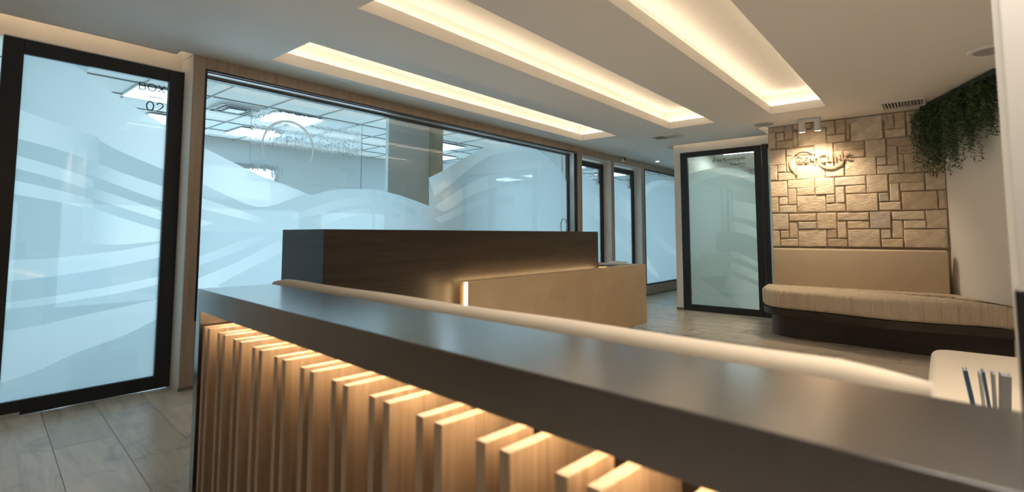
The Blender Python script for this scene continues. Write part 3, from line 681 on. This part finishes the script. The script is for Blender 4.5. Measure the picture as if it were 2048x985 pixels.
for i, (x, y) in enumerate(PAN):
    t = panel(x, y, BZ)
    if i < 6: tag(t, 'square white led ceiling panel, '+PL_[i], 'ceiling light', 'led panels of the treatment rooms')
    else: tag(t, 'square white led ceiling panel hidden behind frosted glass', 'ceiling light', 'led panels of the treatment rooms')
# square air diffuser seen through the long pane
t = tag(empty('air_diffuser', (2.3, 6.1, BZ)), 'square air diffuser in the tiled ceiling behind the long pane', 'vent')
for k, s in enumerate((0, .06, .12)):
    a, b, c, d = 2.22+s, 2.66-s, 6.05+s, 6.5-s; zz = BZ-.01-.004*k
    bm = bmesh.new()
    for q in ((a, b, c, c+.02), (a, b, d-.02, d), (a, a+.02, c+.02, d-.02), (b-.02, b, c+.02, d-.02)): bx(bm, *q, zz-.012, zz)
    P(obj('louvre_ring', bm, M_GREYP if k == 0 else M_BLACK), t)
P(box('diffuser_plate', (2.36, 2.52, 6.19, 6.36, BZ-.03, BZ-.018), M_WHITEP), t)
# beige pier between two rooms, and a daylight window at the back
struct(box('wall_pier', (4.52, 4.66, 5.12, 5.3, 0, BZ), paint('olive_wall', (.50, .47, .36), .7)))
struct(box('wall_partition', (3.86, 4.52, 5.24, 5.30, 0, BZ), M_BACK))
struct(box('wall_box', (7.15, 7.2, 4.9, 8.5, 0, BZ), M_BACK))
for k, (a, b) in enumerate(((-2.2, .9), (1.3, 4.4), (4.8, 7.0), (7.4, 9.6), (9.9, 12.2))):  # added glowing panes framed as windows, lighting the frosted film from behind
    fill_win = struct(empty('window_%d' % (4+k), (a, 8.49, .2)))
    P(box('pane', (a, b, 8.46, 8.48, .25, 1.55), M_DAY), fill_win)
    for q in ((a-.05, a, .2, 1.6), (b, b+.05, .2, 1.6), (a, b, .2, .25), (a, b, 1.55, 1.6), ((a+b)/2-.02, (a+b)/2+.02, .25, 1.55)): P(box('window_frame', (q[0], q[1], 8.44, 8.5, q[2], q[3]), M_GREYP), fill_win)
W3 = struct(empty('window_3', (3.3, 8.49, 1.7)))
P(box('pane', (2.6, 3.9, 8.47, 8.49, 1.72, 2.2), M_DAY), W3)
P(box('window_frame', (2.52, 2.6, 8.44, 8.5, 1.68, 2.28), M_GREYP), W3); P(box('window_frame', (3.9, 3.98, 8.44, 8.5, 1.68, 2.28), M_GREYP), W3); P(box('window_frame', (2.6, 3.9, 8.44, 8.5, 2.2, 2.28), M_GREYP), W3)
# restricted room
struct(box('wall_surgery', (11.5, 11.6, -1.5, 3.08, 0, 2.7), M_BACK)); struct(box('wall_surgery_side', (XR, 11.5, -1.6, -1.5, 0, 2.7), M_BACK))
M_PANELW = glow('led_panel_warm', (.72, .92, .92), 3.6)
for i, (x, y) in enumerate(((8.5, 2.25), (9.3, 1.5), (9.4, .4), (10.4, 2.0))):
    t = panel(x, y, CZ, None, .6, M_PANELW); tag(t, 'square white led ceiling panel behind the restricted area door', 'ceiling light', 'led panels behind the restricted area door')
o = tag(box('ceiling_rail', (8.1, 10.9, 2.12, 2.2, 2.49, 2.535), M_GREYP), 'dark straight rail under the ceiling behind the restricted area door', 'rail')
o = tag(box('low_stool_base', (8.35, 8.7, 2.75, 2.9, .0, .05), M_BLACK, bev=.004), 'dark flat foot on the floor behind the restricted area door', 'equipment')
# water film running down behind the long pane (clear part only)
def water():
    m, nt, p = mat('running_water'); nt.nodes.remove(p); L = nt.links.new
    tc = N(nt, 'ShaderNodeTexCoord'); mp = N(nt, 'ShaderNodeMapping'); mp.inputs['Scale'].default_value = (40, 40, 22); L(tc.outputs['Object'], mp.inputs['Vector'])
    n = N(nt, 'ShaderNodeTexNoise', i_Scale=1.0, i_Detail=3.0); L(mp.outputs[0], n.inputs['Vector'])
    b = N(nt, 'ShaderNodeBump', i_Strength=.35, i_Distance=.004); L(n.outputs['Fac'], b.inputs['Height'])
    r = N(nt, 'ShaderNodeBsdfRefraction'); r.inputs['IOR'].default_value = 1.33; r.inputs['Roughness'].default_value = 0; L(b.outputs[0], r.inputs['Normal'])
    L(r.outputs[0], nt.nodes['Material Output'].inputs[0]); return m
P(box('water_sheet', (1.9, 3.0, YG+.02, YG+.03, 1.62, 2.26), water()), W1)
# exercise / service items on the floor behind door 02
t = tag(empty('equipment_trolley', (1.15, 5.3, 0)), 'blurred low trolley with two lamp cups seen through the first glass door', 'trolley')
P(box('base', (.95, 1.35, 5.2, 5.5, .0, .16), M_GREYP, bev=.01), t); P(box('column', (1.12, 1.18, 5.3, 5.36, .16, .5), M_GREYP, bev=.005), t)
for s in (1.0, 1.28):
    bm = bmesh.new(); cyl(bm, (s, 5.33, .42), .025, .06, .08, 16); P(obj('cup', bm, M_GREYP), t)
P(box('shelf', (.98, 1.32, 5.25, 5.45, .37, .42), M_GREYP, bev=.005), t)

# =================================================================== RECEPTION DESK
dk = tag(empty('reception_desk', (2.78, 2.78, 0)), 'dark walnut and sand-coloured reception desk with led-lit front panel', 'reception desk')
YK = 2.979
P(box('counter_body', (1.717, 5.061, YK, YK+.54, 0, 1.186), M_DARK, bev=.002, seg=1), dk)
P(box('front_panel', (2.80, 5.84, 2.78, 2.87, .095, .795), M_DESKSTONE, bev=.002, seg=1), dk)
P(box('side_panel', (5.75, 5.84, 2.87, 3.55, .095, .795), M_DESKSTONE, bev=.002, seg=1), dk)
P(box('low_worktop', (5.063, 5.75, 2.87, 3.55, .76, .795), M_DESKSTONE), dk)
P(box('plinth', (2.95, 5.66, 2.88, 3.45, 0, .095), M_BLACK), dk)
P(box('led_profile', (2.785, 2.80, 2.795, 2.805, .10, .79), M_DESKLED), dk)
P(box('led_strip', (2.90, 5.05, 2.90, 2.915, .775, .783), M_DESKLED), dk)
P(box('led_strip', (2.86, 2.87, 2.885, 2.90, .12, .76), M_DESKLED), dk)
# magazines on the low end
MG = [(5.22, 3.02, 8, (.05, .05, .06), .0, 'dark magazine lying flat beside the tall counter'), (5.34, 3.10, -14, (.55, .53, .5), .006, 'pale magazine lying on the dark one'),
      (5.42, 3.33, 20, (.62, .42, .42), .0, 'pinkish magazine in the middle of the desk end'), (5.44, 3.34, 38, (.6, .5, .48), .007, 'pink and white magazine, topmost, tilted towards the window'),
      (5.62, 3.04, -5, (.7, .68, .62), .0, 'open white leaflet nearest the corner of the desk')]
for x, y, r, c, dz, lb in MG:
    t = tag(empty('magazine', (x, y, .796+dz), math.radians(r)), lb, 'magazine', 'magazines on the low end of the desk')
    box('cover', (-.10, .10, -.14, .14, .004, .006), paint('magazine_cover', c, .4), t); box('pages', (-.098, .099, -.138, .138, 0, .004), M_WHITEP, t)
    if 'topmost' in lb or 'open' in lb:
        box('page', (-.09, .08, -.12, .12, .0205, .0215), paint('printed_page', (.5, .3, .32) if 'top' in lb else (.75, .72, .68), .5), t, Matrix.Rotation(math.radians(-8), 4, 'Y'))

# =================================================================== SLATTED PARTITION (foreground)
BA = Vector((.910, 2.671, 0)); BV = Vector((-.0735, -.9973, 0)); 
TB = Matrix(((BV.x, .9973, 0, BA.x), (BV.y, -.0735, 0, BA.y), (0, 0, 1, 0), (0, 0, 0, 1)))   # local x = along, y = to the seat side
part = empty('slatted_partition'); part.matrix_world = TB
tag(part, 'long dark-topped partition with lit vertical oak slats in the foreground', 'partition')
BE = 3.35
box('top_board', (0-.0, BE, 0, .33, .80, .90), M_DARKTOP, part, bev=.003)
box('end_post', (0, .055, .0, .33, 0, .80), M_DARKTOP, part, bev=.002)
box('back_panel', (.055, BE, .285, .33, 0, .80), M_DARK, part)
box('led_strip', (.07, BE, .10, .112, .790, .798), M_BARLED, part)
sm = {}
def slat(u, w1):
    if w1 not in sm:
        bm = bmesh.new(); bx(bm, 0, .028, .004, w1, -.736, 0); bmesh.ops.recalc_face_normals(bm, faces=bm.faces[:]); bmesh.ops.bevel(bm, geom=bm.edges[:], offset=.0015, segments=1, affect='EDGES')
        me = bpy.data.meshes.new('slat'); bm.to_mesh(me); bm.free(); me.materials.append(M_SLAT); sm[w1] = me
    o = link('slat', sm[w1], None, part); o.location = (u, 0, .738)
for k in range(-0, 16):
    u = .098+.2057*k if k < 2 else .496+.2055*(k-2)+.0
    slat(u-.002, .150); slat(u+.066, .284)

# tall panel standing at the near end
box('tall_end_panel', (2.728, 3.35, .34, .372, 0, 1.071), M_DARK, part, bev=.004)
# bench behind the partition
def rbox(name, d, m, parent, r, T=None): return box(name, d, m, parent, T, bev=r, seg=5)
bb = empty('upholstered_bench'); bb.matrix_world = TB
tag(bb, 'long bench whose beige cushioned back shows above the slatted partition', 'bench')
bm = bmesh.new()
nseg = 40; ring = []
for i in range(nseg+1):
    u = -.17+i/nseg*2.79; e = min(1, min(i, nseg-i)/2.0+.12)
    zt = .885+.0015*math.sin(i*.5)+(.012 if True else 0)+.018*e; rr_ = .055*(.55+.45*e)
    sec = []
    for k in range(16):
        a = 2*math.pi*k/16; y = .425+rr_*(abs(math.cos(a))**.7)*math.copysign(1, math.cos(a)); z = zt-.06+.06*(abs(math.sin(a))**.8)*math.copysign(1, math.sin(a))
        if math.sin(a) < -.01: z = .50 if math.sin(a) < -.2 else z
        sec.append(bm.verts.new((u, y, z)))
    ring.append(sec)
for a, b in zip(ring[:-1], ring[1:]):
    for k in range(16): bm.faces.new((a[k], a[(k+1) % 16], b[(k+1) % 16], b[k]))
bm.faces.new(ring[0]); bm.faces.new(ring[-1][::-1]); bmesh.ops.recalc_face_normals(bm, faces=bm.faces[:])
obj('backrest', bm, M_BEIGE, bb, True)
rbox('seat_cushion', (-.15, 2.58, .49, 1.02, .33, .48), M_BEIGE, bb, .04)
box('bench_base', (-.10, 2.55, .345, .93, 0, .33), M_DARK, bb)

# small bench with booklets
sb = tag(empty('corner_seat', (2.3, -.3, 0)), 'beige cushioned low seat at the right edge, in front of the curved bench', 'bench')
out = []
def rounded(x0, x1, y0, y1, r, n=7):
    o = []
    for cx_, cy_, a0 in ((x1-r, y1-r, 0), (x0+r, y1-r, 90), (x0+r, y0+r, 180), (x1-r, y0+r, 270)):
        for k in range(n+1): a = math.radians(a0+90*k/n); o.append((cx_+r*math.cos(a), cy_+r*math.sin(a)))
    return o
P(prism('seat_cushion', rounded(1.86, 3.98, -.66, .09, .10), .34, .485, M_BEIGE, None, .035, True, 4), sb)
P(prism('seat_base', rounded(1.95, 3.92, -.62, .03, .08), 0, .34, M_DARK), sb)
BK = [(-.034, .010, 14, (.008, .05, .12), .145, .010), (-.014, .004, 5, (.30, .34, .38), .14, .004), (-.001, .0, 9, (.01, .06, .13), .147, .004), (.008, 0, 0, (.22, .24, .26), .143, .004), (.026, -.004, -6, (.16, .17, .18), .142, .024)]
bp = onz(1974, 838, .487); LBK = ['blue-covered leaflet leaning at the left of the small stack', 'pale leaflet second from the left in the small stack', 'dark blue leaflet in the middle of the small stack', 'grey leaflet right of the middle one in the small stack', 'thick grey booklet at the right of the small stack']
dirv = RGT.copy()
for i, (s, t_, lean, c, h, th) in enumerate(BK):
    q = bp + Vector((.03, -1, 0))*s*1.25 - Vector((FWD.x, FWD.y, 0))*.02
    t = tag(empty('booklet', (q.x, q.y, .4855), math.radians(-88)), LBK[i], 'booklet', 'booklets standing on the corner seat')
    h = h*1.2; Rm = Matrix.Rotation(math.radians(-lean*.55), 4, 'Y')
    mc = paint('booklet_cover', c, .35)
    box('cover', (-th/2-.0015, -th/2, -.035, .035, 0, h), mc, t, Rm); box('cover', (th/2, th/2+.0015, -.035, .035, 0, h), mc, t, Rm)
    box('spine', (-th/2-.0015, th/2+.0015, -.0375, -.035, 0, h), mc, t, Rm)
    box('pages', (-th/2, th/2, -.035, .032, .002, h-.002), paint('grey_paper', (.22, .24, .25), .7), t, Rm)

# =================================================================== CURVED BENCH
cb = tag(empty('curved_bench', (6.7, .8, 0)), 'curved built-in bench with beige cushion on a dark wooden base below the stone wall', 'bench')
fr = [(7.12, 1.74), (6.86, 1.71), (6.62, 1.665), (6.42, 1.55), (6.31, 1.33), (6.275, 1.05), (6.19, .76), (6.12, .48), (6.12, .2), (6.17, -.08), (6.21, -.26), (6.17, -.47), (6.02, -.62)]
fr = resample(fr, 44)
back = [(5.97, -.545), (6.2, -.452), (7.08, -.085), (7.12, -.03)]
def offs(poly, d):
    o = []
    for i, p in enumerate(poly):
        a = poly[max(i-1, 0)]; b = poly[min(i+1, len(poly)-1)]; t = (Vector(b)-Vector(a)).normalized(); n = Vector((-t.y, t.x)); o.append(Vector(p)[:2] if False else (p[0]+n.x*d, p[1]+n.y*d))
    return o
F0 = [(p[0], p[1]) for p in fr]
F0[-1] = (5.95, -.58)
P(prism('seat_cushion', offs(F0[:-2], -.012)+back[1:], .335, .535, M_BEIGEW, None, .045, True, 5), cb)
P(prism('seat_board', F0[:-2]+back[1:], .255, .333, M_DARK, None), cb)
I0 = [(p.x, p.y) for p in resample([(6.98, 1.645), (6.82, 1.63), (6.69, 1.59), (6.56, 1.49), (6.48, 1.3), (6.457, 1.08), (6.46, .85), (6.42, .55), (6.38, .2), (6.38, -.08), (6.36, -.28), (6.30, -.44)], 40)]
P(prism('bench_base', [(7.12, 1.65)]+I0+back[2:], 0, .255, M_DARK, None, 0, False), cb)
rbk = box('backrest', (7.045, 7.14, -.025, 1.655, .50, .985), M_BEIGEL, None, bev=.022, seg=4); P(rbk, cb)
P(box('welt', (7.05, 7.055, -.01, 1.64, .952, .957), M_BEIGEL), cb)

# =================================================================== LOGO ON STONE
lg = tag(empty('wall_logo', (XS-.03, 1.1, 2.05)), 'raised two-ring lettered logo mounted on the stone wall under the spotlights', 'sign')
M_LOGO = paint('satin_stone_finish', (.46, .34, .23), .4)
ps = lambda s, z, d: (XS-.004-d, -s, z)
def Q(x, y): p = onx(x, y, XS-.03); return -p.y, p.z
sc, zc_ = Q(1606, 325); bm = bmesh.new(); arcband(bm, (sc, zc_), .148, 245, 0, .026, ps, .013); P(obj('ring', bm, M_LOGO), lg)
sc, zc_ = Q(1660, 311); bm = bmesh.new(); arcband(bm, (sc, zc_), .148, 185, 345, .026, ps, .013); P(obj('ring', bm, M_LOGO), lg)
s0, z0 = Q(1594, 325); e = letters('ZEN', s0, z0-.002, .085, .010, ps, .022, M_LOGO, lg, .12, 'letter', .93, {0})
s1, z1 = Q(1637, 325); letters('CLINIC', s1, z1+.012, .085, .010, ps, .022, M_LOGO, lg, .12, 'letter', .93, {0})
bm = bmesh.new(); sb_, zb_ = Q(1629, 325); ribbon(bm, [(sb_, zb_-.02), (sb_, zb_+.13)], .012, ps, .013); P(obj('bar', bm, M_LOGO), lg)

# =================================================================== CEILING FIXTURES
p0 = Vector((6.93, 1.25, CZ))
sp = tag(empty('ceiling_spotlight', p0), 'white twin spotlight on a short bar above the wall logo', 'spotlight')
box('mount_bar', (-.03, .03, -.20, .04, -.035, 0), M_WHITEP, sp, bev=.004)
for k, yy in enumerate((.0, -.165)):
    bm = bmesh.new(); cyl(bm, (0, 0, -.09), .034, .034, .06, 24); cyl(bm, (0, 0, -.155), .042, .036, .065, 24)
    h = obj('lamp_head', bm, M_WHITEP, sp); h.location = (0, yy, 0); h.rotation_euler = (0, math.radians(-10), 0)
    bm = bmesh.new(); cyl(bm, (0, 0, -.157), .030, .030, .002, 20); l = obj('lamp_lens', bm, glow('spot_lens', (1, .78, .52), 14), h)
    ld = bpy.data.lights.new('spot', 'SPOT'); ld.energy = 15 if k == 0 else 13; ld.color = (1, .80, .58); ld.spot_size = math.radians(120); ld.spot_blend = .9; ld.shadow_soft_size = .05
    lo = bpy.data.objects.new('spot_lamp', ld); COL.objects.link(lo); lo.parent = sp; lo.location = (-.12, yy, -.19)
    lo.rotation_euler = Vector((-.34, 0, .94)).to_track_quat('Z', 'Y').to_euler()
def grille(name, x0, x1, y0, y1, lb, n, along='y', drop=.012):
    t = tag(empty(name, ((x0+x1)/2, (y0+y1)/2, CZ)), lb, 'vent'); f = .022
    bm = bmesh.new()
    for q in ((x0, x1, y0, y0+f), (x0, x1, y1-f, y1), (x0, x0+f, y0+f, y1-f), (x1-f, x1, y0+f, y1-f)): bx(bm, *q, CZ-drop-.006, CZ-.0005)
    P(obj('frame', bm, M_WHITEP), t); P(box('dark_void', (x0+f, x1-f, y0+f, y1-f, CZ-.002, CZ-.0005), M_BLACK), t)
    for i in range(n):
        s = y0+f+(y1-y0-2*f)*(i+.5)/n
        P(box('louvre', (x0+f, x1-f, -.002, .002, -.014, .008), M_WHITEP, None, Matrix.Translation((0, s, CZ-.008)) @ Matrix.Rotation(math.radians(38 if i < n*.5 else -38), 4, 'X')), t)
    return t
grille('air_grille', 6.56, 6.93, .075, .455, 'white louvred ceiling grille beside the hanging plant', 12)
g2 = grille('air_grille', 6.74, 7.02, 2.72, 3.13, 'small grey ceiling grille near the restricted area door', 9)
for q in range(4):
    x = 6.79+.055*q; P(box('cross_louvre', (x, x+.002, 2.745, 3.1, CZ-.014, CZ-.006), M_GREYP), g2)
for (x, y, r, lb) in ((6.88, 1.66, .15, 'round white ceiling speaker left of the twin spotlight'), (5.2, -.33, .13, 'round white ceiling speaker above the hanging plant')):
    t = tag(empty('ceiling_speaker', (x, y, CZ)), lb, 'speaker')
    bm = bmesh.new(); cyl(bm, (0, 0, -.012), r-.008, r, .0115, 40); obj('rim', bm, M_WHITE, t)
    bm = bmesh.new(); cyl(bm, (0, 0, -.0165), r*.72, r*.76, .005, 40); obj('grille_disc', bm, M_GREYP, t)
t = tag(empty('security_camera', (8.26, YW-.005, 2.50)), 'small white security camera with a black lens on the oak header', 'camera')
bm = bmesh.new(); cyl(bm, (0, -.055, 0), .045, .05, .055, 24, 'y'); obj('housing', bm, M_WHITEP, t)
bm = bmesh.new(); cyl(bm, (0, -.066, 0), .020, .032, .012, 20, 'y'); obj('lens', bm, M_BLACK, t)
t = tag(empty('downlight', (9.15, 4.08, CZ)), 'tiny glowing downlight in the corridor ceiling', 'ceiling light')
bm = bmesh.new(); cyl(bm, (0, 0, -.006), .04, .045, .0055, 20); obj('ring', bm, M_WHITEP, t); bm = bmesh.new(); cyl(bm, (0, 0, -.0075), .034, .034, .0014, 20); obj('lens', bm, M_DOWN, t)

# =================================================================== HANGING PLANT
M_LEAF, nt, p = mat('dark_leaf')
tc = N(nt, 'ShaderNodeTexCoord'); n1 = N(nt, 'ShaderNodeTexNoise', i_Scale=30.0); nt.links.new(tc.outputs['Object'], n1.inputs['Vector'])
r = N(nt, 'ShaderNodeValToRGB'); r.color_ramp.elements[0].position = .35; r.color_ramp.elements[1].position = .65; r.color_ramp.elements[0].color = (.025, .06, .02, 1); r.color_ramp.elements[1].color = (.10, .18, .065, 1)
nt.links.new(n1.outputs['Fac'], r.inputs[0]); nt.links.new(r.outputs[0], p.inputs['Base Color']); p.inputs['Roughness'].default_value = .5
pt = tag(empty('hanging_plant', (6.9, .0, CZ)), 'dark green trailing plant hanging from the ceiling along the right wall', 'plant')
TP = orient(WR, WD)
P(box('planter', (.12, 1.45, -sgn*.24 if sgn > 0 else .10, -sgn*.10 if sgn > 0 else .24, CZ-.05, CZ-.01), paint('planter_brown', (.02, .03, .015), .7), None, TP), pt)
def strand_mesh(L, seed, dense):
    rnd = random.Random(seed); bm = bmesh.new(); pts = []; p = Vector((0, 0, 0)); d = Vector((rnd.uniform(-.5, .5), rnd.uniform(-.5, .5), -.6)).normalized()
    n = int(L/.018)
    for i in range(n+1):
        pts.append(p.copy()); d = (d*.82+Vector((rnd.uniform(-.25, .25), rnd.uniform(-.25, .25), -1))*.18).normalized(); p = p+d*.018
    for a, b in zip(pts[:-1], pts[1:]):
        q = Vector((.0011, 0, 0)); bm.faces.new([bm.verts.new(a-q), bm.verts.new(a+q), bm.verts.new(b+q), bm.verts.new(b-q)])
    for i in range(1, n):
        for k in range(dense):
            a = rnd.uniform(0, 6.28); le = rnd.uniform(.024, .044); wd = le*.16
            dr = Vector((math.cos(a)*.8, math.sin(a)*.8, rnd.uniform(-.9, .15))).normalized(); sd = dr.cross(Vector((rnd.uniform(-1, 1), rnd.uniform(-1, 1), 1))).normalized()
            b = pts[i]; m_ = b+dr*le*.5; nrm = dr.cross(sd)*wd*.35
            v = [bm.verts.new(b), bm.verts.new(m_+sd*wd+nrm), bm.verts.new(b+dr*le), bm.verts.new(m_-sd*wd+nrm)]
            bm.faces.new((v[0], v[1], v[2])); bm.faces.new((v[0], v[2], v[3]))
    me = bpy.data.meshes.new('strand'); bm.to_mesh(me); bm.free(); me.materials.append(M_LEAF); return me
variants = {}
def prof(s):   # length of the hanging foliage along the wall
    K = [(-.08, .45), (.0, .70), (.10, .80), (.18, .66), (.32, .80), (.42, .55), (.50, .42), (.58, .70), (.70, .82), (.82, .62), (.95, .5), (1.3, .5)]
    for (a, x), (b, y) in zip(K[:-1], K[1:]):
        if a <= s <= b: return x+(y-x)*(s-a)/(b-a)
    return .5
for i in range(235):
    s = random.uniform(-.07, 1.35); full = prof(s); k = random.random()
    L = full*(random.uniform(.12, .7) if k < .6 else random.uniform(.75, 1.0)); Lq = round(L*12)/12 or .1
    key = (Lq, i % 5, 2 if k < .55 else 2)
    if key not in variants: variants[key] = strand_mesh(Lq, hash((i % 5, int(Lq*24))) % 1000, 3)
    o = link('strand', variants[key], None); pos = TP @ Vector((s, -sgn*random.uniform(.09, .26), 0)); 
    o.location = (pos.x, pos.y, CZ-random.uniform(.0, .07)); o.rotation_euler = (0, 0, random.uniform(0, 6.28)); P(o, pt)
